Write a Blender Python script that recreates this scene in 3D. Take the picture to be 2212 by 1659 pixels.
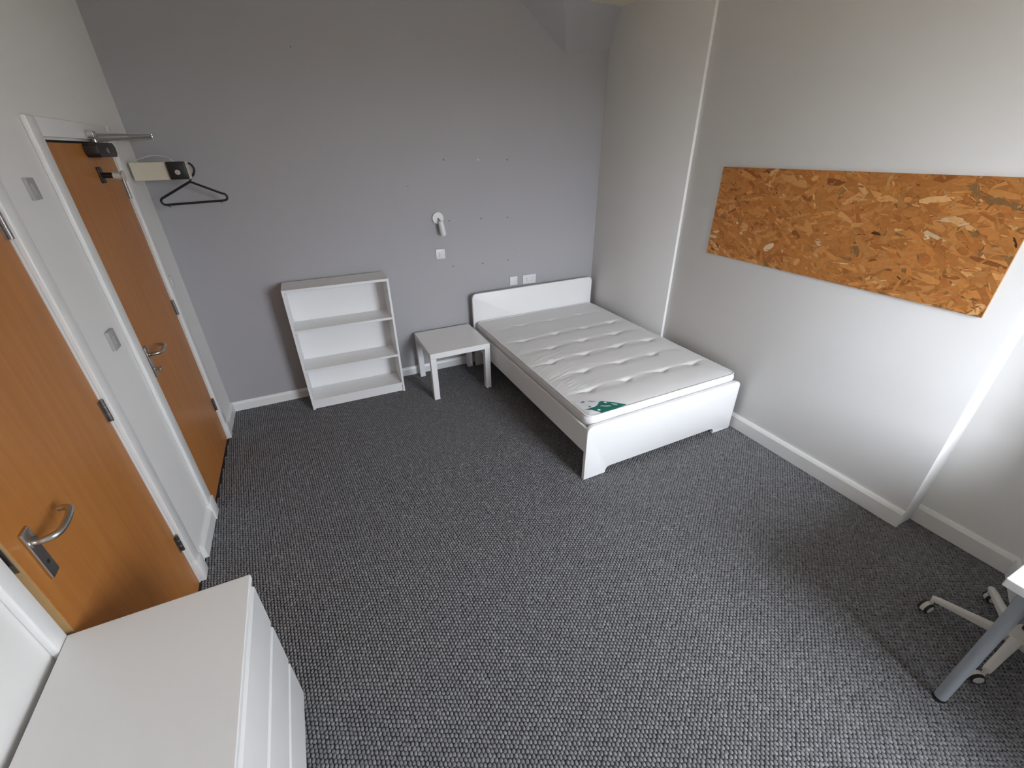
import bpy, bmesh, math, random
import numpy as np
from mathutils import Vector, Matrix
from mathutils import noise as mnoise

sc = bpy.context.scene
for o in list(bpy.data.objects): bpy.data.objects.remove(o, do_unlink=True)
C = sc.collection
R = math.radians

# ------------------------------------------------------------------ camera
CAM = (0.8805, -3.9165, 1.9832)
YAW, PITCH, ROLL, FPX = 0.4314, -0.5026, -0.0146, 927.4
cd = bpy.data.cameras.new('camera'); cam = bpy.data.objects.new('camera', cd); C.objects.link(cam)
cd.sensor_fit = 'HORIZONTAL'; cd.sensor_width = 36.0; cd.lens = FPX/2212*36.0; cd.clip_start = 0.02
fw = Vector((math.sin(YAW)*math.cos(PITCH), math.cos(YAW)*math.cos(PITCH), math.sin(PITCH)))
r0 = Vector((math.cos(YAW), -math.sin(YAW), 0)); u0 = r0.cross(fw)
rt = math.cos(ROLL)*r0 + math.sin(ROLL)*u0; up = -math.sin(ROLL)*r0 + math.cos(ROLL)*u0
m3 = Matrix((rt, up, -fw)).transposed()
cam.matrix_world = Matrix.Translation(CAM) @ m3.to_4x4()
sc.camera = cam

# ------------------------------------------------------------------ room measures (metres)
WR = 3.687          # wall on the right, near part
WRB = 3.664         # the same wall, slightly proud part next to the grey wall
YS = -1.159         # where that proud part ends
YE = -3.228         # end of the right wall, alcove begins
XA, YA = 3.84, -3.665
YB = -5.40           # window wall behind the camera
H = 2.99
WIN = (2.35, 3.50, 0.95, 2.72)   # window x0 x1 z0 z1

# ------------------------------------------------------------------ daylight: overcast sky and ground, through the window
wd = bpy.data.worlds.new('overcast'); sc.world = wd; wd.use_nodes = True
nt = wd.node_tree; nt.nodes.clear()
tc = nt.nodes.new('ShaderNodeTexCoord'); sx = nt.nodes.new('ShaderNodeSeparateXYZ')
nt.links.new(tc.outputs['Generated'], sx.inputs[0])
rp = nt.nodes.new('ShaderNodeValToRGB')
mr = nt.nodes.new('ShaderNodeMapRange'); mr.inputs[1].default_value = -1; mr.inputs[2].default_value = 1
nt.links.new(sx.outputs['Z'], mr.inputs[0]); nt.links.new(mr.outputs[0], rp.inputs[0])
e = rp.color_ramp.elements
e[0].position = 0.49; e[0].color = (0.07, 0.060, 0.045, 1)
e[1].position = 0.52; e[1].color = (0.42, 0.45, 0.50, 1)
n_ = e.new(1.0); n_.color = (1.0, 1.06, 1.16, 1)
bg = nt.nodes.new('ShaderNodeBackground'); bg.inputs[1].default_value = 50.0
nt.links.new(rp.outputs[0], bg.inputs[0])
wo = nt.nodes.new('ShaderNodeOutputWorld'); nt.links.new(bg.outputs[0], wo.inputs[0])
pl = bpy.data.lights.new('window_portal_offscreen', 'AREA'); pl.shape = 'RECTANGLE'
pl.size = WIN[1]-WIN[0]; pl.size_y = WIN[3]-WIN[2]; pl.cycles.is_portal = True
po = bpy.data.objects.new('window_portal_offscreen', pl); C.objects.link(po)
po.location = ((WIN[0]+WIN[1])/2, YB-0.02, (WIN[2]+WIN[3])/2); po.rotation_euler = (R(90), 0, 0)   # -Z points to +y
sc.view_settings.view_transform = 'Standard'; sc.view_settings.look = 'None'
sc.view_settings.gamma = 1.0; sc.view_settings.use_curve_mapping = False
sc.view_settings.exposure = 0.1
sc.cycles.max_bounces = 10; sc.cycles.diffuse_bounces = 8
sc.cycles.use_denoising = True

# ------------------------------------------------------------------ materials
def lin(c):
    return tuple(((v/255)/12.92 if v/255 <= .04045 else ((v/255+.055)/1.055)**2.4) for v in c)
def mat(name, col, rough=.5, metal=0., bump=None, spec=.5, noise=0., nscale=8.):
    m = bpy.data.materials.new(name); m.use_nodes = True; t = m.node_tree
    b = t.nodes['Principled BSDF']
    b.inputs['Base Color'].default_value = (*col, 1); b.inputs['Roughness'].default_value = rough
    b.inputs['Metallic'].default_value = metal; b.inputs['Specular IOR Level'].default_value = spec
    tcn = t.nodes.new('ShaderNodeTexCoord')
    if noise:
        nz = t.nodes.new('ShaderNodeTexNoise'); nz.inputs['Scale'].default_value = nscale; nz.inputs['Detail'].default_value = 5
        t.links.new(tcn.outputs['Object'], nz.inputs['Vector'])
        mx = t.nodes.new('ShaderNodeMix'); mx.data_type = 'RGBA'
        mx.inputs[6].default_value = (*[v*(1-noise) for v in col], 1); mx.inputs[7].default_value = (*[min(1, v*(1+noise)) for v in col], 1)
        t.links.new(nz.outputs[0], mx.inputs[0]); t.links.new(mx.outputs[2], b.inputs['Base Color'])
    if bump:
        nz2 = t.nodes.new('ShaderNodeTexNoise'); nz2.inputs['Scale'].default_value = bump[0]; nz2.inputs['Detail'].default_value = 3
        t.links.new(tcn.outputs['Object'], nz2.inputs['Vector'])
        bp = t.nodes.new('ShaderNodeBump'); bp.inputs['Strength'].default_value = bump[1]; bp.inputs['Distance'].default_value = bump[2]
        t.links.new(nz2.outputs[0], bp.inputs['Height']); t.links.new(bp.outputs[0], b.inputs['Normal'])
    return m

M = {}
M['wall'] = mat('white_wall_paint', (.78, .775, .76), .65, bump=(70, .12, .002), noise=.012, nscale=1.2)
M['grey'] = mat('grey_wall_paint', (.375, .37, .385), .6, bump=(70, .12, .002), noise=.02, nscale=1.5)
M['ceil'] = mat('cream_ceiling_paint', (.70, .63, .49), .8, bump=(50, .1, .002))
M['gloss'] = mat('white_gloss_paint', (.78, .78, .77), .35, bump=(14, .05, .004))
M['lam'] = mat('white_laminate', (.80, .80, .80), .34, bump=(400, .03, .0005))
M['plastic'] = mat('white_plastic', (.72, .72, .73), .35)
M['gplastic'] = mat('grey_plastic', (.40, .39, .39), .4)
M['black'] = mat('black_plastic', (.012, .012, .013), .4)
M['dark'] = mat('dark_bronze_metal', (.035, .028, .025), .42, metal=.3)
M['hole_shade'] = mat('screw_hole_shade', (.10, .05, .025), .6)  # dark brown in place of the shade inside screw holes
M['steel'] = mat('satin_steel', (.58, .57, .55), .28, metal=1.)
M['hinge'] = mat('worn_steel', (.34, .31, .29), .38, metal=1.)
M['leg'] = mat('grey_painted_steel', (.33, .36, .39), .45)
M['chairw'] = mat('chair_white_plastic', (.56, .54, .50), .42)
M['rubber'] = mat('black_rubber', (.015, .015, .016), .7)
M['seatcloth'] = mat('maroon_fabric', (.045, .012, .016), .9, bump=(300, .3, .001))
M['cream'] = mat('cream_paint', (.66, .62, .50), .5)
M['lipping'] = mat('pale_wood_lipping', (.42, .27, .12), .45, noise=.12, nscale=20)
M['paper'] = mat('label_white', (.70, .72, .76), .45)
M['green'] = mat('label_green', (.010, .135, .105), .4)
M['mint'] = mat('label_mint', (.42, .62, .56), .4)
M['outer'] = mat('outer_wall', (.3, .3, .3), .8)

def m_wood():
    m = bpy.data.materials.new('orange_brown_door_veneer'); m.use_nodes = True; t = m.node_tree; b = t.nodes['Principled BSDF']
    tcn = t.nodes.new('ShaderNodeTexCoord'); mp = t.nodes.new('ShaderNodeMapping'); mp.inputs['Scale'].default_value = (6, 9, .55)
    t.links.new(tcn.outputs['Object'], mp.inputs[0])
    nz = t.nodes.new('ShaderNodeTexNoise'); nz.inputs['Scale'].default_value = 3.2; nz.inputs['Detail'].default_value = 6; nz.inputs['Distortion'].default_value = .6
    t.links.new(mp.outputs[0], nz.inputs['Vector'])
    nf = t.nodes.new('ShaderNodeTexNoise'); nf.inputs['Scale'].default_value = 40; nf.inputs['Detail'].default_value = 2
    t.links.new(mp.outputs[0], nf.inputs['Vector'])
    ad = t.nodes.new('ShaderNodeMath'); ad.operation = 'MULTIPLY_ADD'; ad.inputs[1].default_value = .25
    t.links.new(nf.outputs[0], ad.inputs[0]); t.links.new(nz.outputs[0], ad.inputs[2])
    cr = t.nodes.new('ShaderNodeValToRGB'); el = cr.color_ramp.elements
    el[0].position = .35; el[0].color = (.400, .146, .030, 1); el[1].position = .9; el[1].color = (.490, .200, .048, 1)
    t.links.new(ad.outputs[0], cr.inputs[0]); t.links.new(cr.outputs[0], b.inputs['Base Color'])
    b.inputs['Roughness'].default_value = .38; b.inputs['Specular IOR Level'].default_value = .35
    return m
M['wood'] = m_wood()

def m_carpet():
    m = bpy.data.materials.new('charcoal_carpet_yarn'); m.use_nodes = True; t = m.node_tree; b = t.nodes['Principled BSDF']; L = t.links
    at = t.nodes.new('ShaderNodeAttribute'); at.attribute_name = 'tone'      # one shade of yarn for each loop
    tcn = t.nodes.new('ShaderNodeTexCoord')
    fib = t.nodes.new('ShaderNodeTexNoise'); fib.inputs['Scale'].default_value = 900; L.new(tcn.outputs['Object'], fib.inputs['Vector'])
    mrn = t.nodes.new('ShaderNodeMapRange'); L.new(fib.outputs[0], mrn.inputs[0]); mrn.inputs[3].default_value = .8; mrn.inputs[4].default_value = 1.2
    mu = t.nodes.new('ShaderNodeMath'); mu.operation = 'MULTIPLY'; L.new(at.outputs['Fac'], mu.inputs[0]); L.new(mrn.outputs[0], mu.inputs[1])
    mb = t.nodes.new('ShaderNodeMath'); mb.operation = 'MULTIPLY'; mb.inputs[1].default_value = 1.045; L.new(mu.outputs[0], mb.inputs[0])
    cb = t.nodes.new('ShaderNodeCombineColor'); L.new(mu.outputs[0], cb.inputs[0]); L.new(mu.outputs[0], cb.inputs[1]); L.new(mb.outputs[0], cb.inputs[2])
    L.new(cb.outputs[0], b.inputs['Base Color'])
    b.inputs['Roughness'].default_value = .95; b.inputs['Specular IOR Level'].default_value = .15
    return m
M['carpet'] = m_carpet()
M['backing'] = mat('carpet_backing', (.05, .05, .052), .95, spec=.1)

def m_fabric(name, col, bump):
    m = mat(name, col, .62, bump=bump, spec=.35)
    b = m.node_tree.nodes['Principled BSDF']; b.inputs['Sheen Weight'].default_value = .12
    return m
M['ticking'] = m_fabric('white_mattress_ticking', (.72, .72, .725), (260, .12, .001))
M['border'] = m_fabric('white_mattress_border', (.74, .74, .745), (90, .25, .003))
M['border'].node_tree.nodes['Principled BSDF'].inputs['Roughness'].default_value = .4

def m_osb():
    m = bpy.data.materials.new('strand_board_flakes'); m.use_nodes = True; t = m.node_tree; b = t.nodes['Principled BSDF']
    at = t.nodes.new('ShaderNodeAttribute'); at.attribute_name = 'flake'
    tcn = t.nodes.new('ShaderNodeTexCoord')
    nz = t.nodes.new('ShaderNodeTexNoise'); nz.inputs['Scale'].default_value = 55; nz.inputs['Detail'].default_value = 6
    L = t.links; L.new(tcn.outputs['Object'], nz.inputs['Vector'])
    mrn = t.nodes.new('ShaderNodeMapRange'); L.new(nz.outputs[0], mrn.inputs[0]); mrn.inputs[3].default_value = .84; mrn.inputs[4].default_value = 1.16
    mx = t.nodes.new('ShaderNodeMix'); mx.data_type = 'RGBA'; mx.blend_type = 'MULTIPLY'; mx.inputs[0].default_value = 1
    L.new(at.outputs['Color'], mx.inputs[6]); L.new(mrn.outputs[0], mx.inputs[7]); L.new(mx.outputs[2], b.inputs['Base Color'])
    b.inputs['Roughness'].default_value = .6; b.inputs['Specular IOR Level'].default_value = .3
    return m
M['osb'] = m_osb()
M['osbcore'] = mat('strand_board_core', (.30, .145, .042), .7, noise=.35, nscale=40)

# ------------------------------------------------------------------ mesh helpers
def box(bm, lo, hi, bev=0, seg=2):
    lo = Vector(lo); hi = Vector(hi)
    ret = bmesh.ops.create_cube(bm, size=1.0, matrix=Matrix.Translation((lo+hi)/2) @ Matrix.Diagonal((*(hi-lo), 1)))
    if bev:
        es = list({e_ for v_ in ret['verts'] for e_ in v_.link_edges})
        bmesh.ops.bevel(bm, geom=es, offset=bev, segments=seg, profile=.5, affect='EDGES')
def cyl(bm, a, b, r1, r2=None, n=24, caps=True):
    a = Vector(a); b = Vector(b); d = b-a
    q = d.to_track_quat('Z', 'Y').to_matrix().to_4x4()
    bmesh.ops.create_cone(bm, cap_ends=caps, segments=n, radius1=r1, radius2=r1 if r2 is None else r2, depth=d.length,
                          matrix=Matrix.Translation((a+b)/2) @ q)
def tube(bm, pts, r, n=10, closed=False):
    pts = [Vector(p) for p in pts]; k = len(pts); rings = []
    prev = None
    for i, p in enumerate(pts):
        if closed: tg = pts[(i+1) % k]-pts[i-1]
        else: tg = pts[min(i+1, k-1)]-pts[max(i-1, 0)]
        tg.normalize()
        if prev is None:
            ax = Vector((0, 0, 1)) if abs(tg.z) < .9 else Vector((1, 0, 0))
            nn = tg.cross(ax).normalized()
        else:
            nn = (prev-tg*prev.dot(tg)).normalized()
        prev = nn; bb = tg.cross(nn)
        rr = r[i] if isinstance(r, (list, tuple)) else r
        rings.append([bm.verts.new(p+(nn*math.cos(2*math.pi*j/n)+bb*math.sin(2*math.pi*j/n))*rr) for j in range(n)])
    for i in range(k if closed else k-1):
        A, B = rings[i], rings[(i+1) % k]
        for j in range(n): bm.faces.new((A[j], A[(j+1) % n], B[(j+1) % n], B[j]))
    if not closed:
        bm.faces.new(rings[0][::-1]); bm.faces.new(rings[-1])
def prism(bm, outline, axis, a, b, bev=0):
    """outline: 2-D points; extruded along axis (0,1,2) from a to b."""
    def P3(p, t):
        if axis == 0: return (t, p[0], p[1])
        if axis == 1: return (p[0], t, p[1])
        return (p[0], p[1], t)
    va = [bm.verts.new(P3(p, a)) for p in outline]; vb = [bm.verts.new(P3(p, b)) for p in outline]
    f1 = bm.faces.new(va); f2 = bm.faces.new(vb[::-1]); n = len(outline); sides = []
    for i in range(n): sides.append(bm.faces.new((va[i], vb[i], vb[(i+1) % n], va[(i+1) % n])))
    bmesh.ops.recalc_face_normals(bm, faces=[f1, f2]+sides)
    if bev:
        es = list(set(f1.edges) | set(f2.edges))
        bmesh.ops.bevel(bm, geom=es, offset=bev, segments=2, profile=.5, affect='EDGES')
def spline(pts, k=8):
    P = [Vector(p) for p in pts]; out = []
    for i in range(len(P)-1):
        p0 = P[max(i-1, 0)]; p1 = P[i]; p2 = P[i+1]; p3 = P[min(i+2, len(P)-1)]
        for s in range(k):
            t = s/k
            out.append(.5*((2*p1)+(-p0+p2)*t+(2*p0-5*p1+4*p2-p3)*t*t+(-p0+3*p1-3*p2+p3)*t**3))
    out.append(P[-1]); return out
def arc(cx, cy, r, a0, a1, n=8):
    return [(cx+r*math.cos(a0+(a1-a0)*i/n), cy+r*math.sin(a0+(a1-a0)*i/n)) for i in range(n+1)]
def obj(name, bm, m, parent=None, smooth=None, loc=None):
    me = bpy.data.meshes.new(name)
    bmesh.ops.recalc_face_normals(bm, faces=bm.faces[:]) if smooth != 'keep' else None
    bm.to_mesh(me); bm.free()
    me.materials.append(M[m] if isinstance(m, str) else m)
    if smooth not in (None, 'keep'):
        me.polygons.foreach_set('use_smooth', [True]*len(me.polygons))
        me.set_sharp_from_angle(angle=R(smooth))
    o = bpy.data.objects.new(name, me); C.objects.link(o)
    if parent: o.parent = parent
    if loc: o.location = loc
    return o
def thing(name, label, cat, loc=(0, 0, 0), rz=0, group=None):
    o = bpy.data.objects.new(name, None); C.objects.link(o); o.empty_display_size = .05
    o.location = loc; o.rotation_euler = (0, 0, rz); return tag(o, label, cat, group)
def tag(o, label, cat, group=None):
    o['label'] = label; o['category'] = cat
    if group: o['group'] = group
    return o
def struct(o, label=None, cat=None):
    o['kind'] = 'structure'
    if label: o['label'] = label
    if cat: o['category'] = cat
    return o
def B(): return bmesh.new()

# ================================================================== the room shell
T = .14
PILE = .0065
bm = B(); box(bm, (-T, YB-T, -.1), (XA+T, T, -PILE)); floor = struct(obj('floor', bm, 'backing'), 'charcoal grey loop-pile carpet across the whole floor', 'floor')
def carpet_loops():
    rng = np.random.default_rng(3); du, dv = .0140, .0172; ang = math.radians(5)
    ux = np.arange(-20, 320); vy = np.arange(-345, 40)
    U, V = np.meshgrid(ux, vy, indexing='ij')
    a = U*du; b = V*dv+(U % 2)*dv*.5
    x = a*math.cos(ang)+b*math.sin(ang)*-1; y = a*math.sin(ang)+b*math.cos(ang)
    x = (x+rng.normal(0, .0007, x.shape)).ravel(); y = (y+rng.normal(0, .0009, y.shape)).ravel()
    k = (x > .004) & (x < XA) & (y < -.002) & (y > YB); x, y = x[k], y[k]; n = len(x)
    sx_ = rng.uniform(.88, 1.08, n); sy_ = rng.uniform(.86, 1.1, n); sz_ = rng.uniform(.72, 1.0, n); rot = ang+rng.normal(0, .18, n)
    th = np.arange(8)*math.pi/4
    lx = np.concatenate([np.cos(th)*1.0, np.cos(th)*.80, [0]])*.0072; ly = np.concatenate([np.sin(th)*1.0, np.sin(th)*.80, [0]])*.0096
    lz = np.concatenate([np.full(8, 0.), np.full(8, .66), [1.]])*PILE
    X = lx[None]*sx_[:, None]; Y = ly[None]*sy_[:, None]; c, s = np.cos(rot)[:, None], np.sin(rot)[:, None]
    P = np.stack([x[:, None]+X*c-Y*s, y[:, None]+X*s+Y*c, -PILE-.0004+lz[None]*sz_[:, None]], -1).reshape(-1, 3)
    q = np.array([[i, (i+1) % 8, 8+(i+1) % 8, 8+i] for i in range(8)]); tr = np.array([[8+i, 8+(i+1) % 8, 16] for i in range(8)])
    base = (np.arange(n)*17)[:, None]
    loops = np.concatenate([(base+q.ravel()[None]), (base+tr.ravel()[None])], 1).ravel()
    tot = np.tile(np.concatenate([np.full(8, 4), np.full(8, 3)]), n); start = np.concatenate([[0], np.cumsum(tot)[:-1]])
    me = bpy.data.meshes.new('carpet_loops'); me.vertices.add(len(P)); me.vertices.foreach_set('co', P.ravel().astype(np.float32))
    me.loops.add(len(loops)); me.loops.foreach_set('vertex_index', loops.astype(np.int32))
    me.polygons.add(len(tot)); me.polygons.foreach_set('loop_start', start.astype(np.int32))
    me.update(calc_edges=True); me.polygons.foreach_set('use_smooth', np.ones(len(tot), dtype=bool))
    at = me.attributes.new('tone', 'FLOAT', 'POINT'); at.data.foreach_set('value', np.repeat(.165+.06*rng.random(n)**2, 17).astype(np.float32))
    me.materials.append(M['carpet']); o = bpy.data.objects.new('carpet_loops', me); C.objects.link(o); o.parent = floor; o['kind'] = 'stuff'
carpet_loops()
bm = B(); box(bm, (-T, YB-T, H), (XA+T, T, H+.1)); struct(obj('ceiling', bm, 'ceil'), 'cream painted ceiling above the grey wall', 'ceiling')
bm = B(); box(bm, (-T, 0, 0), (XA+T, T, H)); wall_back = struct(obj('wall_back', bm, 'grey'), 'grey painted wall behind bed and bookcase', 'wall')
# sloping grey haunch at the top of the grey wall, by the corner
bm = B()
vs = {k: bm.verts.new(p) for k, p in dict(C=(3.235, 0, 2.672), A=(WRB, 0, 2.726), Bq=(WRB, -.152, H), E=(3.05, -.24, H), D=(2.80, 0, H), K=(WRB, 0, H)).items()}
for f_ in (('C', 'A', 'Bq', 'E'), ('C', 'E', 'D'), ('D', 'E', 'Bq', 'K'), ('A', 'K', 'Bq'), ('C', 'D', 'K', 'A')): bm.faces.new([vs[k] for k in f_])
o = obj('haunch', bm, 'grey', wall_back)
# screw holes in the grey wall: dark discs painted in for their shade
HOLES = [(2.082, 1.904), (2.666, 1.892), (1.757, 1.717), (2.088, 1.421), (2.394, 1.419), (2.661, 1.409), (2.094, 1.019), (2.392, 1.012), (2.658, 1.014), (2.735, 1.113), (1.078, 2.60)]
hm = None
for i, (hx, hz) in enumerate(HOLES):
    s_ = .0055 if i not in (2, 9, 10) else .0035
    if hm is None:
        bm = B(); cyl(bm, (0, -.0012, 0), (0, .004, 0), 1, n=10); o = obj('screw_hole_disc', bm, 'hole_shade', wall_back); hm = o
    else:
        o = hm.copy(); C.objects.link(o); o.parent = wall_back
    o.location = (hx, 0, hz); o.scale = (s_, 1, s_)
bm = B(); cyl(bm, (2.393, -.001, 1.898), (2.393, .003, 1.898), .006, n=10); obj('filled_hole', bm, 'plastic', wall_back)

# left wall with two door openings
D1 = (-2.695, -1.865)      # near door (y range)
D2 = (-1.300, -.450)       # far door
DH = 2.045
bm = B()
for y0, y1, z0, z1 in [(YB, D1[0], 0, H), (D1[1], D2[0], 0, H), (D2[1], 0, 0, H), (D1[0], D1[1], DH, H), (D2[0], D2[1], DH, H)]:
    box(bm, (-T, y0, z0), (0, y1, z1))
box(bm, (-T-.03, YB, -.05), (-T, 0, H))          # unseen panel added behind the door openings to stop light leaking in
struct(obj('wall_left', bm, 'wall'), 'off-white wall that holds both wooden doors', 'wall')
# right wall: proud part, main part, alcove, pier
bm = B()
box(bm, (WRB, YS, 0), (XA+T, 0, H), .004); box(bm, (WR, YE, 0), (XA+T, YS, H), .006); box(bm, (XA, YA, 0), (XA+T, YE, H))
prism(bm, [(XA, YA), (3.635, YA-.09), (3.635, YB), (XA+T, YB), (XA+T, YA)], 2, 0, H)
struct(obj('wall_right', bm, 'wall', smooth=30), 'off-white wall beside the bed with a shallow vertical step', 'wall')
# window wall
bm = B()
box(bm, (-T, YB-T, 0), (WIN[0], YB, H)); box(bm, (WIN[1], YB-T, 0), (XA+T, YB, H))
box(bm, (WIN[0], YB-T, 0), (WIN[1], YB, WIN[2])); box(bm, (WIN[0], YB-T, WIN[3]), (WIN[1], YB, H))
struct(obj('wall_front', bm, 'wall'), 'off-white window wall facing the grey wall', 'wall')
bm = B(); t_ = .06
box(bm, (WIN[0], YB-.11, WIN[2]), (WIN[0]+t_, YB-.05, WIN[3])); box(bm, (WIN[1]-t_, YB-.11, WIN[2]), (WIN[1], YB-.05, WIN[3]))
box(bm, (WIN[0], YB-.11, WIN[2]), (WIN[1], YB-.05, WIN[2]+t_)); box(bm, (WIN[0], YB-.11, WIN[3]-t_), (WIN[1], YB-.05, WIN[3]))
w1 = struct(obj('window_1', bm, 'gloss'), 'white framed window in the wall opposite the grey wall', 'window')
bm = B(); mx_ = (WIN[0]+WIN[1])/2; box(bm, (mx_-.03, YB-.105, WIN[2]+t_), (mx_+.03, YB-.055, WIN[3]-t_)); obj('mullion', bm, 'gloss', w1)
bm = B(); box(bm, (WIN[0]-.05, YB-.05, WIN[2]-.03), (WIN[1]+.05, YB+.12, WIN[2]), .006); obj('window_sill', bm, 'gloss', w1)

# baseboards: profile (depth, height)
def skirt(name, a, b, h, d, side, label, m='gloss'):
    """a,b along the wall axis; side: ('y',wall_y) board faces -y | ('x',wall_x,+1/-1) board faces +-x"""
    prof = [(0, 0), (d, 0), (d, h-.022), (d*.72, h-.010), (d*.35, h), (0, h)]
    bm = B()
    if side[0] == 'y': prism(bm, [(side[1]-p, z) for p, z in prof], 0, a, b)
    else: prism(bm, [(side[1]+side[2]*p, z) for p, z in prof], 1, a, b)
    return struct(obj(name, bm, m), label, 'baseboard')
skirt('baseboard_back', 0.001, WRB-.001, .085, .016, ('y', 0), 'white baseboard under the grey wall')
skirt('baseboard_right', YE+.0, YS, .115, .022, ('x', WR, -1), 'white moulded baseboard beside the footboard')
skirt('baseboard_alcove', YA, YE-.001, .115, .022, ('x', XA, -1), 'white moulded baseboard in the shallow alcove by the desk')
skirt('baseboard_pier', YB, YA-.09, .115, .018, ('x', 3.635, -1), 'white moulded baseboard on the pier behind the desk')
bm = B(); prism(bm, [(XA-.022, YA+.014), (3.617, YA-.076), (3.635, YA-.09), (XA, YA)], 2, 0, .115, .003); struct(obj('baseboard_splay', bm, 'gloss'), 'short white baseboard on the splayed alcove corner', 'baseboard')
skirt('baseboard_left', -1.70, -1.395, .095, .02, ('x', 0, 1), 'white baseboard between the two doors')
skirt('baseboard_corner', -.375, -.018, .095, .02, ('x', 0, 1), 'short white baseboard beside the far door casing')
skirt('baseboard_cabinet', YB, -2.80, .095, .02, ('x', 0, 1), 'white baseboard behind the chest of drawers')

# door casings (trim): jambs, architraves, plinth blocks
def casing(name, y0, y1, aw0, aw1, label, plinth=True):
    tr = bpy.data.objects.new(name, None); C.objects.link(tr); struct(tr, label, 'door casing')
    jt = .006; th = .02
    bm = B()
    for (ya, yb, s) in ((y0, y0+jt, 1), (y1-jt, y1, -1)): box(bm, (-T, ya, 0), (.0, yb, DH))
    box(bm, (-T, y0, DH-jt), (-.004, y1, DH))
    obj('jamb', bm, 'gloss', tr)
    bm = B()                                        # door stop strips behind the leaf
    box(bm, (-T, y0+jt, 0), (-.05, y0+.03, DH)); box(bm, (-T, y1-.03, 0), (-.05, y1-jt, DH)); box(bm, (-T, y0, DH-.03), (-.115, y1, DH))
    box(bm, (-T, y0, 0), (-T+.01, y1, .012))
    obj('door_stop', bm, 'gloss', tr)
    for (ya, yb) in ((y0-aw0, y0-.004), (y1+.004, y1+aw1)):
        bm = B(); box(bm, (0, ya, .10 if plinth else 0), (th, yb, DH+.075), .006, 3); obj('architrave', bm, 'gloss', tr, 40)
        if plinth:
            bm = B(); box(bm, (0, ya-.006, 0), (th+.008, yb+.0, .125), .004); obj('plinth_block', bm, 'gloss', tr, 40)
    bm = B(); box(bm, (0, y0-.0042, DH+.004), (th-.002, y1+.0042, DH+.074), .002, 2); obj('head_architrave', bm, 'gloss', tr, 40)
    return tr
casing('trim_1', D1[0], D1[1], .062, .08, 'white casing around the door next to the chest of drawers')
casing('trim_2', D2[0], D2[1], .088, .066, 'white casing around the door next to the grey wall')

# ---- doors
def lever(parent, y, z, dirn, thumb):
    """lever handle on a narrow backplate; x=0 is the leaf face"""
    bm = B(); box(bm, (0, y-.021, z-.125), (.009, y+.021, z+.045), .003); bp_ = obj('handle_plate', bm, 'steel', parent, 40)
    bm = B(); tube(bm, spline([(.004, y, z), (.035, y, z), (.056, y+.012*dirn, z), (.062, y+.045*dirn, z), (.060, y+.095*dirn, z+.003), (.05, y+.122*dirn, z+.004), (.026, y+.131*dirn, z+.004)], 7), .0098, 14)
    obj('lever', bm, 'steel', parent, 60)
    bm = B(); cyl(bm, (.0, y, z), (.013, y, z), .017); obj('rose', bm, 'steel', parent, 40)
    if thumb:
        bm = B(); cyl(bm, (.0, y, z-.085), (.03, y, z-.085), .006); box(bm, (.026, y-.022, z-.091), (.036, y+.022, z-.079), .003); obj('thumb_turn', bm, 'steel', parent, 40)
    else:
        bm = B(); cyl(bm, (.008, y, z-.075), (.0098, y, z-.075), .006, n=12); obj('keyhole', bm, 'dark', parent)
def hinges(parent, y, zs):
    for z in zs:
        bm = B()
        cyl(bm, (.006, y, z-.05), (.006, y, z+.05), .0075, n=14)
        box(bm, (-.004, y-.026, z-.05), (.0012, y-.002, z+.05)); box(bm, (-.004, y+.002, z-.05), (.0012, y+.016, z+.05))
        h_ = obj('hinge', bm, 'hinge', parent, 40)
        bm = B()
        for q in (-.017, .017): cyl(bm, (.006, y, z+q-.0012), (.006, y, z+q+.0012), .0079, n=14)
        obj('knuckle_joint', bm, 'gplastic', h_)
def leaf(name, width, label):
    """leaf hanging from a hinge axis at local origin, leaf runs to -y; room face at x=0"""
    bm = B(); box(bm, (-.044, -width, .008), (0, 0, DH-.016), .0015, 1)
    o = obj(name, bm, 'wood'); return struct(o, label, 'door')
W1 = .81
d1 = leaf('door_1', W1, 'orange-brown wooden door standing slightly ajar next to the chest of drawers')
d1.location = (-.001, -1.876, 0); d1.rotation_euler = (0, 0, R(2.0))
lever(d1, -W1+.072, 1.055, 1, False); hinges(d1, .002, (.30, 1.07, 1.79))
bm = B(); box(bm, (-.0441, -W1-.0015, .008), (-.0004, -W1+.0002, DH-.016)); lp = obj('edge_lipping', bm, 'lipping', d1)
bm = B(); box(bm, (-.026, -W1-.003, 1.025), (-.006, -W1-.0012, 1.115), .001); obj('latch_plate', bm, 'hinge', lp)
bm = B(); box(bm, (-.022, -W1-.0042, 1.055), (-.009, -W1-.002, 1.100), .001); obj('latch_bolt', bm, 'dark', lp)
W2 = .832
d2 = leaf('door_2', W2, 'closed orange-brown wooden door next to the grey wall, with a closer on top')
d2.location = (-.002, -.459, 0)
lever(d2, -W2+.065, 1.05, 1, True); hinges(d2, .002, (.32, 1.08, 1.80))
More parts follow.
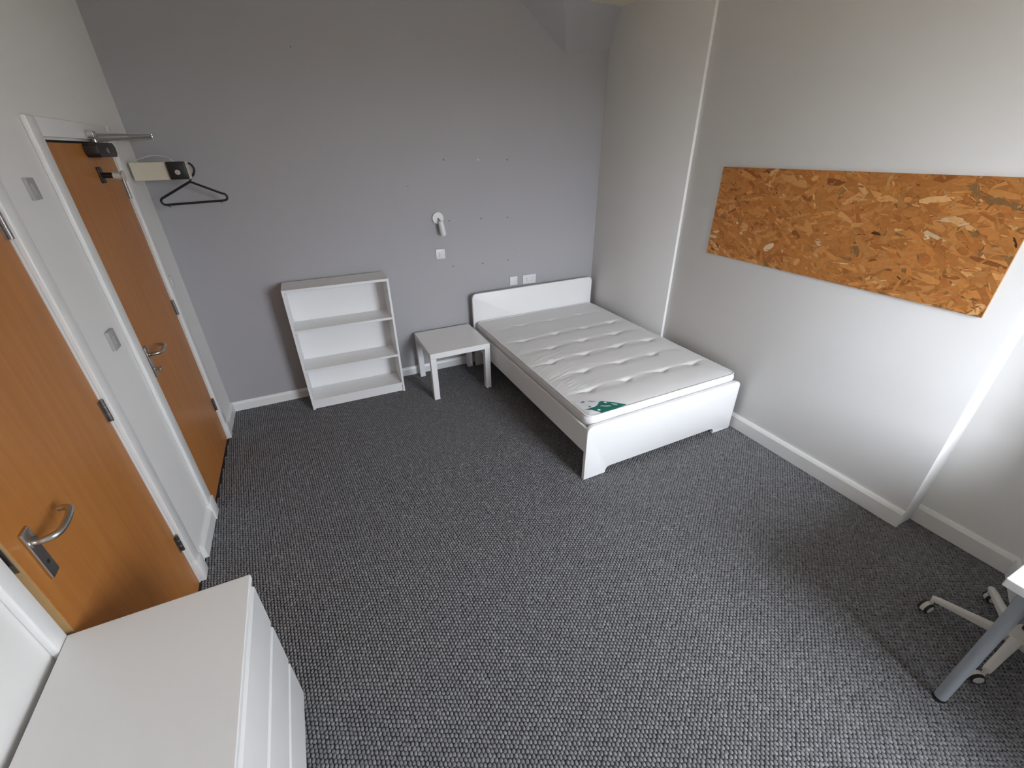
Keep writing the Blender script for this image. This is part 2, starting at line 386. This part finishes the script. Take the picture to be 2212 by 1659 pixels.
# door closer: dark body on the leaf, two silver arms to the frame
bm = B(); prism(bm, [(-.385, 1.968), (-.135, 1.968), (-.115, 1.985), (-.115, 2.018), (-.135, 2.034), (-.385, 2.034), (-.405, 2.018), (-.405, 1.985)], 0, .001, .058, .004); cl = obj('door_closer', bm, 'dark', d2, 40)
bm = B(); cyl(bm, (.058, -.27, 1.998), (.061, -.27, 1.998), .013); obj('closer_cover_plate', bm, 'steel', cl, 40)
bm = B(); cyl(bm, (.032, -.30, 2.03), (.032, -.30, 2.048), .010)
tube(bm, [(.032, -.30, 2.047), (.105, .03, 2.057), (.172, .235, 2.064)], .0085, 8); obj('closer_arm', bm, 'steel', cl, 40)
bm = B(); tube(bm, [(.172, .235, 2.078), (.10, -.06, 2.074), (.045, -.33, 2.067)], .0065, 8); cyl(bm, (.172, .235, 2.056), (.172, .235, 2.086), .010); box(bm, (.021, -.355, 2.055), (.05, -.30, 2.085), .003)
obj('closer_forearm', bm, 'steel', cl, 40)
# keeper plate of the hold-open magnet, on a stand-off
bm = B(); box(bm, (0, -.345, 1.850), (.008, -.285, 1.925), .002); kp = obj('keeper_bracket', bm, 'dark', d2, 40)
bm = B(); cyl(bm, (.006, -.315, 1.886), (.052, -.315, 1.884), .013); obj('keeper_arm', bm, 'black', kp, 40)
bm = B(); cyl(bm, (.052, -.315, 1.884), (.092, -.315, 1.881), .018); cyl(bm, (.092, -.315, 1.881), (.098, -.315, 1.881), .026); obj('keeper_disc', bm, 'chairw', kp, 40)

# ================================================================== bed
bx, by, ba = 2.250, -2.082, .012
BWd, BL, HF, HH = 1.385, 2.0, .425, .755
bed = thing('bed_frame', 'white double bed frame with rounded headboard and low footboard in the corner', 'bed', (bx, by, 0), ba)
r_ = .045
foot = arc(r_, HF-r_, r_, R(180), R(90)) + arc(BWd-r_, HF-r_, r_, R(90), 0)
fx, fh = .178, .048
foot += [(BWd, 0), (BWd-fx, 0)] + arc(BWd-fx-.035, fh-.035, .035, 0, R(90), 6) + arc(fx+.035, fh-.035, .035, R(90), R(180), 6) + [(fx, 0), (0, 0)]
bm = B(); prism(bm, foot, 1, 0, .028, .0025); obj('footboard', bm, 'lam', bed, 40)
head = [(0, 0)] + arc(r_, HH-r_, r_, R(180), R(90)) + arc(BWd-r_, HH-r_, r_, R(90), 0) + [(BWd, 0), (BWd-.1, 0), (BWd-.1, .05), (.1, .05), (.1, 0)]
bm = B(); prism(bm, head, 1, BL-.028, BL, .0025); obj('headboard', bm, 'lam', bed, 40)
for xa in (.004, BWd-.024):
    bm = B(); box(bm, (xa, .0285, .215), (xa+.02, BL-.0285, .402), .002); obj('side_rail', bm, 'lam', bed)
bm = B(); box(bm, (.026, .03, .235), (BWd-.026, BL-.03, .262)); obj('mattress_support', bm, 'lam', bed)

# ---- mattress
random.seed(5)
MX0, MX1, MY0, MY1, MZ0, MZ1 = .027, BWd-.028, .040, BL-.045, .2635, .474
mt = thing('mattress', 'white button-tufted mattress with a green corner label on the white bed frame', 'mattress', (bx, by, 0), ba)
TUFT = []
for k, yy in enumerate((.31, .585, .825, 1.075, 1.32, 1.64)):
    for xx in ((.215, .545, .875, 1.185) if k % 2 == 0 else (.365, .695, 1.025)):
        TUFT.append((xx+random.uniform(-.012, .012), yy+random.uniform(-.012, .012), 1 if k < 5 else .6, random.uniform(.06, .11), random.uniform(-.18, .18)))
WR_ = []
for _ in range(46): WR_.append((random.uniform(.05, .33), random.uniform(.38, 1.05), random.uniform(.02, .055), random.uniform(.1, .5), random.uniform(.0008, .0022)))
for _ in range(22): WR_.append((random.uniform(.3, 1.2), random.uniform(.35, 1.4), random.uniform(.02, .05), random.uniform(-.1, .4), random.uniform(.0006, .0014)))
def top_h(x, y):
    h = 0.
    ed = min(x-MX0, MX1-x, y-MY0, MY1-y)
    h += .017*(1-math.exp(-max(ed, 0)/.06))
    h += .003*mnoise.noise(Vector((x*3, y*3, 2.)))
    for k, yy in enumerate((.31, .585, .825, 1.075, 1.32, 1.64)):
        w_ = .012*math.sin(x*9.5+k*3.14)
        dy = y-yy-w_
        if abs(dy) < .2: h -= .0048*math.exp(-(dy/.045)**2)*min(1, max(0, ed/.1))*(.6 if k == 5 else 1)
    for tx, ty, s, ln, sl in TUFT:
        dx = x-tx; dy = y-ty
        if abs(dx) > .35 or abs(dy) > .2: continue
        h -= s*.012*math.exp(-(dx*dx+dy*dy)/(.032**2))
        dyc = dy-.35*abs(dx)*.35-sl*dx*.3
        h -= s*.0062*math.exp(-(dx/ln)**2)*math.exp(-(dyc/.011)**2)
        h += s*.0032*math.exp(-(dx/ln)**2)*math.exp(-((dyc-.026)/.016)**2)
    for wx, wy, ln, sl, dp in WR_:
        dx = x-wx; dy = y-wy-sl*dx
        if abs(dx) < .16 and abs(dy) < .03: h += dp*1.6*math.exp(-(dx/ln)**2)*math.exp(-(dy/.0055)**2)
    return MZ1+h
def rrect(x0, x1, y0, y1, r, n=10):
    p = arc(x1-r, y1-r, r, 0, R(90), n)+arc(x0+r, y1-r, r, R(90), R(180), n)+arc(x0+r, y0+r, r, R(180), R(270), n)+arc(x1-r, y0+r, r, R(270), R(360), n)
    out = []
    for i in range(len(p)):
        a, b = Vector(p[i]), Vector(p[(i+1) % len(p)]); d = (b-a).length
        k = max(1, int(d/.05))
        for j in range(k): out.append(tuple(a.lerp(b, j/k)))
    return out
bm = B(); nx, ny = 210, 300; RC = .05
def corner(x, y):      # pull grid corners onto a rounded rectangle
    cx_ = min(max(x, MX0+RC), MX1-RC); cy_ = min(max(y, MY0+RC), MY1-RC)
    dx, dy = x-cx_, y-cy_
    if dx and dy:
        m_ = max(abs(dx), abs(dy)); l_ = math.hypot(dx, dy); k = m_/l_
        return cx_+dx*k, cy_+dy*k
    return x, y
G = []
for j in range(ny+1):
    row = []
    for i in range(nx+1):
        x, y = corner(MX0+(MX1-MX0)*i/nx, MY0+(MY1-MY0)*j/ny)
        row.append(bm.verts.new((x, y, top_h(x, y))))
    G.append(row)
for j in range(ny):
    for i in range(nx): bm.faces.new((G[j][i], G[j][i+1], G[j+1][i+1], G[j+1][i]))
obj('quilted_top', bm, 'ticking', mt, 80, None)
# border (side walls)
per = rrect(MX0, MX1, MY0, MY1, RC, 8)
def ring(off):
    return rrect(MX0+off, MX1-off, MY0+off, MY1-off, RC-off*.5, 8)
bm = B(); prof = [(.006, MZ0), (.002, MZ0+.012), (.001, MZ0+.06), (.001, .402), (-.003, .412), (-.010, .430), (-.0125, .444), (-.0115, .456), (-.006, .466), (.001, MZ1-.003), (.004, MZ1)]
base_per = rrect(MX0, MX1, MY0, MY1, RC, 8); cxm, cym = (MX0+MX1)/2, (MY0+MY1)/2
def off_pt(i, off):
    a = Vector(base_per[i-1]); b = Vector(base_per[(i+1) % len(base_per)]); tg = (b-a).normalized(); nrm = Vector((tg.y, -tg.x))
    return Vector(base_per[i])-nrm*off
rings = []
for off, z in prof:
    rings.append([bm.verts.new((*off_pt(i, off+.0022*mnoise.noise(Vector((base_per[i][0]*9, base_per[i][1]*9, z*14)))), z)) for i in range(len(base_per))])
for a in range(len(rings)-1):
    n = len(base_per)
    for i in range(n): bm.faces.new((rings[a][i], rings[a][(i+1) % n], rings[a+1][(i+1) % n], rings[a+1][i]))
bm.faces.new(rings[0][::-1])
obj('side_border', bm, 'border', mt, 60)
for z, nm in ((MZ1, 'piping'), (MZ0+.008, 'piping')):
    bm = B(); tube(bm, [(*off_pt(i, -.0015 if z > .4 else .001), z+.002*mnoise.noise(Vector((base_per[i][0]*4, base_per[i][1]*4, 1)))) for i in range(len(base_per))], .0068, 8, True)
    obj(nm, bm, 'border', mt, 60)
# corner label: pale sail with a green print
def drape(name, poly, m, lift, parent, n=26):
    xs = [p[0] for p in poly]; ys = [p[1] for p in poly]
    bm = B(); vv = [bm.verts.new((x, y, 0)) for x, y in poly]; bm.faces.new(vv)
    for k in range(1, n):
        xx = min(xs)+(max(xs)-min(xs))*k/n
        bmesh.ops.bisect_plane(bm, geom=bm.verts[:]+bm.edges[:]+bm.faces[:], plane_co=(xx, 0, 0), plane_no=(1, 0, 0))
    for k in range(1, n):
        yy = min(ys)+(max(ys)-min(ys))*k/n
        bmesh.ops.bisect_plane(bm, geom=bm.verts[:]+bm.edges[:]+bm.faces[:], plane_co=(0, yy, 0), plane_no=(0, 1, 0))
    for v_ in bm.verts: v_.co.z = top_h(v_.co.x, v_.co.y)+lift
    return obj(name, bm, m, parent, 60)
sail = [(p.x, p.y) for p in spline([(.043, .050, 0), (.036, .15, 0), (.040, .240, 0)], 6)] + [(p.x, p.y) for p in spline([(.09, .222, 0), (.16, .180, 0), (.235, .125, 0), (.30, .078, 0), (.345, .047, 0)], 5)] + [(.2, .042), (.09, .043)]
lb = drape('corner_label', sail, 'paper', .0022, mt)
lb['label'] = 'white and green corner label with print'
grn = [(p.x, p.y) for p in spline([(.050, .118, 0), (.10, .112, 0), (.148, .118, 0), (.196, .148, 0), (.25, .113, 0), (.30, .076, 0), (.338, .049, 0)], 5)] + [(.25, .0435), (.13, .0445)] + [(p.x, p.y) for p in spline([(.115, .062, 0), (.085, .092, 0), (.05, .1175, 0)], 4)][:-1]
drape('label_print', grn, 'green', .0034, lb)
def blob(cx_, cy_, w, h, a):
    pts = []
    for k in range(14):
        t_ = 2*math.pi*k/14; x = w*math.cos(t_); y = h*math.sin(t_)
        pts.append((cx_+x*math.cos(a)-y*math.sin(a), cy_+x*math.sin(a)+y*math.cos(a)))
    return pts
for cx_, cy_, w, h, a, m_ in [(.215, .122, .011, .008, -.6, 'paper'), (.130, .073, .011, .008, -.3, 'paper'), (.258, .082, .022, .006, -.65, 'mint'), (.205, .083, .026, .005, -.3, 'mint'), (.175, .098, .016, .0045, -.4, 'mint'),
                              (.088, .196, .012, .006, -.4, 'black'), (.145, .172, .028, .0024, -.62, 'black'), (.096, .128, .008, .004, -.3, 'black')]:
    drape('label_mark', blob(cx_, cy_, w, h, a), m_, .0046, lb, 5)

# ================================================================== bookcase
BKW, BKD, BKH, tp = .80, .28, 1.06, .018
bk = thing('bookcase', 'low white open bookcase with three bays against the grey wall', 'bookcase', (.6375, -.2985, 0), -.018)
for xa in (0, BKW-tp):
    bm = B(); box(bm, (xa, 0, 0), (xa+tp, BKD-.02, BKH), .0012, 1); obj('side_panel', bm, 'lam', bk)
bm = B(); box(bm, (tp, .001, BKH-.022), (BKW-tp, BKD-.02, BKH-.0005), .001, 1); obj('top_panel', bm, 'lam', bk)
for z in (.378, .728):
    bm = B(); box(bm, (tp, .004, z-.02), (BKW-tp, BKD-.03, z), .001, 1); obj('shelf', bm, 'lam', bk)
bm = B(); box(bm, (tp, .002, .072), (BKW-tp, BKD-.03, .092), .001, 1); obj('bottom_shelf', bm, 'lam', bk)
bm = B(); box(bm, (tp, .012, .004), (BKW-tp, .030, .072), .001, 1); obj('plinth', bm, 'lam', bk)
bm = B(); box(bm, (.005, BKD-.028, .06), (BKW-.005, BKD-.024, BKH-.006)); obj('back_panel', bm, 'lam', bk)

# ================================================================== side table
tb = thing('side_table', 'small square white side table between bookcase and bed', 'table', (1.641, -.605, 0), 0)
bm = B(); box(bm, (0, 0, .40), (.55, .55, .45), .0015, 1); obj('table_top', bm, 'lam', tb)
for xa in (0, .5):
    for ya in (0, .5):
        bm = B(); box(bm, (xa, ya, 0), (xa+.05, ya+.05, .3995), .0012, 1); obj('leg', bm, 'lam', tb)

# ================================================================== chest of drawers
cb = thing('chest_of_drawers', 'white three-drawer chest standing beside the ajar door', 'chest of drawers', (.022, -2.705, 0), 0)
CW, CDp, CH = .80, .465, .775
bm = B(); box(bm, (0, -CW, CH-.022), (CDp, 0, CH), .0025); obj('top_panel', bm, 'lam', cb)
for ya in (-.02, -CW):
    bm = B(); box(bm, (.008, ya, 0), (CDp-.028, ya+.02, CH-.0225), .001, 1); obj('side_panel', bm, 'lam', cb)
bm = B(); box(bm, (.010, -CW+.02, .03), (.014, -.02, CH-.023)); obj('back_panel', bm, 'lam', cb)
edges = [.045, .283, .518, CH-.036]
for k in range(3):
    z0, z1 = edges[k]+.002, edges[k+1]-.014
    bm = B(); prism(bm, [(CDp-.026, z0), (CDp-.004, z0), (CDp-.004, z1-.012), (CDp-.016, z1), (CDp-.026, z1)], 1, -CW, 0, .0015)
    dr = obj('drawer_front', bm, 'lam', cb, 40)
    bm = B(); box(bm, (.05, -CW+.035, z0+.02), (CDp-.027, -.035, z1-.05)); obj('drawer_box', bm, 'lam', dr)
bm = B(); box(bm, (CDp-.05, -CW+.02, .0), (CDp-.030, -.02, .045)); obj('plinth', bm, 'lam', cb)

# ================================================================== strand board on the right wall
OY0, OY1, OZ0, OZ1 = -3.114, -1.475, 1.257, 1.847
bm = B(); box(bm, (WR-.011, OY0, OZ0), (WR-.0005, OY1, OZ1)); ob = obj('strand_board', bm, 'osbcore')
tag(ob, 'long orange-brown strand board fixed to the wall above the bed foot', 'board')
random.seed(11)
vsx, fcs, cols = [], [], []
PAL = [((.50, .222, .062), 60), ((.465, .195, .050), 56), ((.545, .260, .080), 36), ((.42, .165, .042), 24), ((.60, .320, .120), 10), ((.66, .41, .18), 4), ((.30, .112, .030), 6), ((.27, .16, .062), 2), ((.08, .035, .016), 2), ((.68, .54, .36), 1)]
bag = [(c[0]*1.12, c[1]*1.03, c[2]*.95) for c, w in PAL for _ in range(w)]
NF = 2400
for k in range(NF):
    big = k < NF*.6
    ln = random.uniform(.07, .17) if big else random.uniform(.012, .055)
    wd_ = random.uniform(.016, .042) if big else random.uniform(.003, .011)
    if k > NF*.97: ln, wd_ = random.uniform(.03, .06), random.uniform(.018, .032)
    a = random.gauss(0.12, .55) if random.random() < .8 else random.uniform(-1.57, 1.57)
    cy_ = random.uniform(OY0, OY1); cz_ = random.uniform(OZ0, OZ1); off = .0001+.0014*k/NF
    c = random.choice(bag)
    if big and sum(c) < .2: c = PAL[random.randrange(4)][0]
    n = 8; pts = []
    for j in range(n):
        t_ = 2*math.pi*(j+.5)/n
        x = ln*.5*max(-1, min(1, 1.25*math.cos(t_)))*random.uniform(.82, 1.05); y = wd_*.5*max(-1, min(1, 1.3*math.sin(t_)))*random.uniform(.7, 1.1)
        pts.append((min(max(cy_+x*math.cos(a)-y*math.sin(a), OY0), OY1), min(max(cz_+x*math.sin(a)+y*math.cos(a), OZ0), OZ1)))
    i0 = len(vsx); tl = random.gauss(0, .0003)
    vsx += [(WR-.011-off, p[0], p[1]) for p in pts]; fcs.append(tuple(range(i0, i0+n))[::-1]); s_ = random.uniform(.85, 1.15); cols.append((*[v*s_ for v in c], 1))
me = bpy.data.meshes.new('wood_strands'); me.from_pydata(vsx, [], fcs); me.materials.append(M['osb'])
at = me.color_attributes.new('flake', 'FLOAT_COLOR', 'CORNER'); buf = []
for p in me.polygons:
    for _ in range(p.loop_total): buf += cols[p.index]
at.data.foreach_set('color', buf)
fo = bpy.data.objects.new('wood_strands', me); C.objects.link(fo); fo.parent = ob; fo['kind'] = 'stuff'

# ================================================================== wall fittings on the grey wall
wl = thing('wall_lamp', 'small white spot lamp on a round base on the grey wall', 'lamp', (1.984, 0, 1.452))
bm = B(); cyl(bm, (0, 0, 0), (0, -.022, 0), .051, .049, 36); obj('lamp_base', bm, 'plastic', wl, 40)
bm = B(); cyl(bm, (.0, -.02, -.004), (.006, -.052, -.018), .008, n=14); cyl(bm, (-.002, -.0215, -.008), (-.002, -.0235, -.008), .006, n=12); obj('lamp_arm', bm, 'gplastic', wl, 40)
bm = B(); cyl(bm, (.010, -.058, -.022), (.022, -.066, -.124), .0235, .026, 28); hd = obj('lamp_head', bm, 'plastic', wl, 40)
bm = B(); tube(bm, [(.0218+.026*math.cos(t_*math.pi/12), -.066+.026*math.sin(t_*math.pi/12), -.122) for t_ in range(24)], .0028, 6, True); cyl(bm, (.0222, -.0662, -.126), (.0225, -.0663, -.140), .021, .019, 24); obj('lamp_lens_ring', bm, 'plastic', hd, 40)

def plate(name, label, cat, x, z, w, h, parts):
    p = thing(name, label, cat, (x, 0, z))
    bm = B(); box(bm, (-w/2, -.009, -h/2), (w/2, 0, h/2), .003); obj('faceplate', bm, 'plastic', p, 40)
    for nm, x0, x1, z0, z1, d, m_ in parts:
        bm = B(); box(bm, (x0, -.009-d, z0), (x1, -.008, z1), min(.0012, d*.5)); obj(nm, bm, m_, p, 40)
    return p
plate('light_switch', 'white switch plate below the wall lamp', 'switch', 1.981, 1.143, .086, .086, [('rocker', -.013, .013, -.022, .022, .004, 'plastic'), ('rocker_gap', -.0145, .0145, -.0015, .0015, 0.0043, 'plastic')])
plate('blank_plate', 'white blank square plate above the headboard beside the double socket', 'wall plate', 2.716, .803, .084, .086, [('screw', -.034, -.028, -.003, .003, .0008, 'gplastic'), ('screw', .028, .034, -.003, .003, .0008, 'gplastic')])
def double_socket(x, z):
    p = thing('double_socket', 'white double power socket above the headboard', 'socket', (x, 0, z))
    slots = []
    for s_ in (-1, 1):
        c = s_*.030
        slots += [(c-.003, c+.003, .002, .012), (c-.0145, c-.0065, -.018, -.012), (c+.0065, c+.0145, -.018, -.012)]
    xs = sorted({-.074, .074} | {v for q in slots for v in q[:2]}); zs = sorted({-.044, .044} | {v for q in slots for v in q[2:]})
    bm = B()
    for xa, xb in zip(xs, xs[1:]):
        for za, zb in zip(zs, zs[1:]):
            if any(q[0] <= xa and xb <= q[1] and q[2] <= za and zb <= q[3] for q in slots): continue
            box(bm, (xa, -.010, za), (xb, -.001, zb))
    obj('faceplate', bm, 'plastic', p)
    for q in slots:                                    # shutters at the bottom of the real slots
        bm = B(); box(bm, (q[0], -.002, q[2]), (q[1], -.0005, q[3])); obj('pin_slot', bm, 'plastic', p)
    for xa in (-.064, .050):
        bm = B(); box(bm, (xa, -.0145, .006), (xa+.014, -.0095, .030), .001); obj('rocker', bm, 'plastic', p, 40)
double_socket(2.893, .800)

# plates on the left wall
def plate_l(name, label, cat, y, z, w, h, m_, d=.010):
    p = thing(name, label, cat, (0, y, z))
    bm = B(); box(bm, (0, -w/2, -h/2), (d, w/2, h/2), .0025); obj('faceplate', bm, m_, p, 40)
    bm = B(); box(bm, (d-.001, -.012, -.02), (d+.003, .012, .02), .001); obj('rocker', bm, m_, p, 40)
plate_l('switch_plate', 'grey switch plate high on the wall between the doors', 'switch', -1.572, 1.872, .062, .075, 'gplastic', .012)
plate_l('switch_plate', 'grey switch plate at handle height on the wall between the doors', 'switch', -1.535, 1.252, .072, .088, 'gplastic', .014)
plate_l('switch_plate', 'white switch plate between far door casing and grey wall', 'switch', -.318, 1.213, .060, .088, 'plastic')

# ---- hold-open magnet on a white block by the far door
hb = thing('door_holder', 'white block with black square magnet sticking out beside the far door', 'door holder', (.02, -.30, 1.835))
bm = B(); box(bm, (0, 0, 0), (.289, .082, .100), .002); obj('block', bm, 'cream', hb)
bm = B(); box(bm, (.187, -.024, .001), (.287, -.0005, .101), .006); mg = obj('magnet_housing', bm, 'black', hb, 40)
bm = B(); cyl(bm, (.237, -.024, .042), (.237, -.027, .042), .024, n=28); obj('magnet_rim', bm, 'rubber', mg, 40)
bm = B(); cyl(bm, (.237, -.026, .042), (.237, -.030, .042), .0145, n=24); obj('magnet_core', bm, 'steel', mg, 40)
bm = B(); tube(bm, spline([(.005, .05, .1), (.05, .05, .118), (.12, .045, .135), (.185, .03, .130), (.222, -.002, .112), (.232, -.012, .102)], 8), .0022, 8); obj('cable', bm, 'plastic', hb, 40)
bm = B(); tube(bm, [(.262, .080, .088), (.262, .128, .088), (.262, .130, .098)], .003, 8); obj('screw_hook', bm, 'steel', hb, 40)
# ---- hanger
hg = thing('coat_hanger', 'black plastic coat hanger hanging from the white block by the far door', 'coat hanger', (.282, -.192, 1.918), 0)
tri = [(0, -.102), (.155, -.178)] + arc(.163, -.203, .0215, R(60), R(-90), 6) + arc(-.172, -.213, .0215, R(-90), R(-240), 6) + [(0, -.102)]
bm = B(); tube(bm, [(x, 0, z) for x, z in tri], .0072, 8); obj('body', bm, 'black', hg, 50)
bm = B(); tube(bm, [(x, 0, z) for x, z in [(p.x, p.z) for p in spline([(0, 0, -.104), (.012, 0, -.082), (.036, 0, -.055), (.046, 0, -.028), (.036, 0, -.002), (.008, 0, .0105), (-.014, 0, .003), (-.022, 0, -.014)], 6)]], .0066, 8); obj('hook', bm, 'black', hg, 50)
for s_, zz in ((-.15, -.236), (.15, -.226)):
    bm = B(); tube(bm, [(s_, 0, zz+.006), (s_-.012, 0, zz-.009), (s_-.002, 0, zz-.013)], .003, 6); obj('skirt_notch', bm, 'black', hg, 50)

# ================================================================== desk and chair at the right
dk = thing('desk', 'white desk with round grey steel legs by the alcove', 'desk', (2.709, -5.16, 0))
bm = B(); box(bm, (0, 0, .706), (.87, 1.40, .74), .003); obj('desk_top', bm, 'lam', dk)
for xa in (.112, .81):
    for ya in (.055, 1.346):
        bm = B(); cyl(bm, (xa, ya, .012), (xa, ya, .706), .020, n=32); lg = obj('leg', bm, 'leg', dk, 40)
        bm = B(); cyl(bm, (xa, ya, 0), (xa, ya, .012), .022, n=32); obj('foot_cap', bm, 'rubber', lg, 40)
        bm = B(); cyl(bm, (xa, ya, .700), (xa, ya, .7058), .045, n=32); obj('mounting_plate', bm, 'leg', lg, 40)

CHX, CHY = 3.318, -3.842
ch = thing('swivel_chair', 'swivel chair on a white five-star caster base under the desk', 'chair', (CHX, CHY, 0), 0)
bm = B(); cyl(bm, (0, 0, .062), (0, 0, .105), .036, .030, 28); cyl(bm, (0, 0, .105), (0, 0, .15), .026, n=24); obj('hub', bm, 'chairw', ch, 40)
bm = B(); cyl(bm, (0, 0, .15), (0, 0, .47), .014, n=20); obj('gas_column', bm, 'black', ch, 40)
bm = B(); cyl(bm, (.05, -.05, .48), (.05, -.05, .53), .15, .145, 36); obj('seat', bm, 'seatcloth', ch, 40)
rad = .275
for k in range(5):
    a = R(107+72*k+2)
    ca, sa = math.cos(a), math.sin(a)
    bm = B()
    secs = [(.02, .020, .062, .100), (.12, .017, .066, .098), (rad-.02, .0145, .070, .092), (rad+.006, .012, .072, .089)]
    rg = []
    for (d, hw, z0, z1) in secs:
        cr = [(-hw, z0), (hw, z0), (hw, z1-.006), (hw*.55, z1), (-hw*.55, z1), (-hw, z1-.006)]
        rg.append([bm.verts.new((ca*d-sa*w, sa*d+ca*w, z)) for w, z in cr])
    for i in range(len(rg)-1):
        for j in range(6): bm.faces.new((rg[i][j], rg[i][(j+1) % 6], rg[i+1][(j+1) % 6], rg[i+1][j]))
    bm.faces.new(rg[0][::-1]); bm.faces.new(rg[-1])
    lg = obj('base_leg', bm, 'chairw', ch, 50)
    # caster: swivelled twin wheel with a hood
    px, py = ca*(rad-.002), sa*(rad-.002)
    b_ = a+R((60, -35, 20, 140, -80)[k]); cb_, sb_ = math.cos(b_), math.sin(b_)
    wx, wy = px+cb_*.020, py+sb_*.020          # wheel centre, trailing the stem
    ax = Vector((-sb_, cb_, 0))
    bm = B(); cyl(bm, (px, py, .045), (px, py, .074), .0075, n=14)
    c0 = Vector((wx, wy, .0265))
    pts = []
    for i in range(13):
        t_ = R(-20+220*i/12); pts.append(c0+Vector((cb_*math.cos(t_), sb_*math.cos(t_), math.sin(t_)))*.0285)
    va = [bm.verts.new(p+ax*.008) for p in pts]; vb = [bm.verts.new(p-ax*.008) for p in pts]
    vc = [bm.verts.new(c0+(p-c0)*.80+ax*.008) for p in pts]; vd = [bm.verts.new(c0+(p-c0)*.80-ax*.008) for p in pts]
    for i in range(12):
        bm.faces.new((va[i], va[i+1], vb[i+1], vb[i])); bm.faces.new((vc[i], vd[i], vd[i+1], vc[i+1]))
        bm.faces.new((va[i], vc[i], vc[i+1], va[i+1])); bm.faces.new((vb[i], vb[i+1], vd[i+1], vd[i]))
    cs = obj('caster', bm, 'chairw', ch, 50)
    for s_ in (-1, 1):
        bm = B(); cyl(bm, c0+ax*s_*.0085, c0+ax*s_*.019, .0262, .0255, 28); obj('wheel', bm, 'rubber', cs, 40)
        bm = B(); cyl(bm, c0+ax*s_*.019, c0+ax*s_*.0215, .0195, .017, 28); obj('wheel_cap', bm, 'chairw', cs, 40)
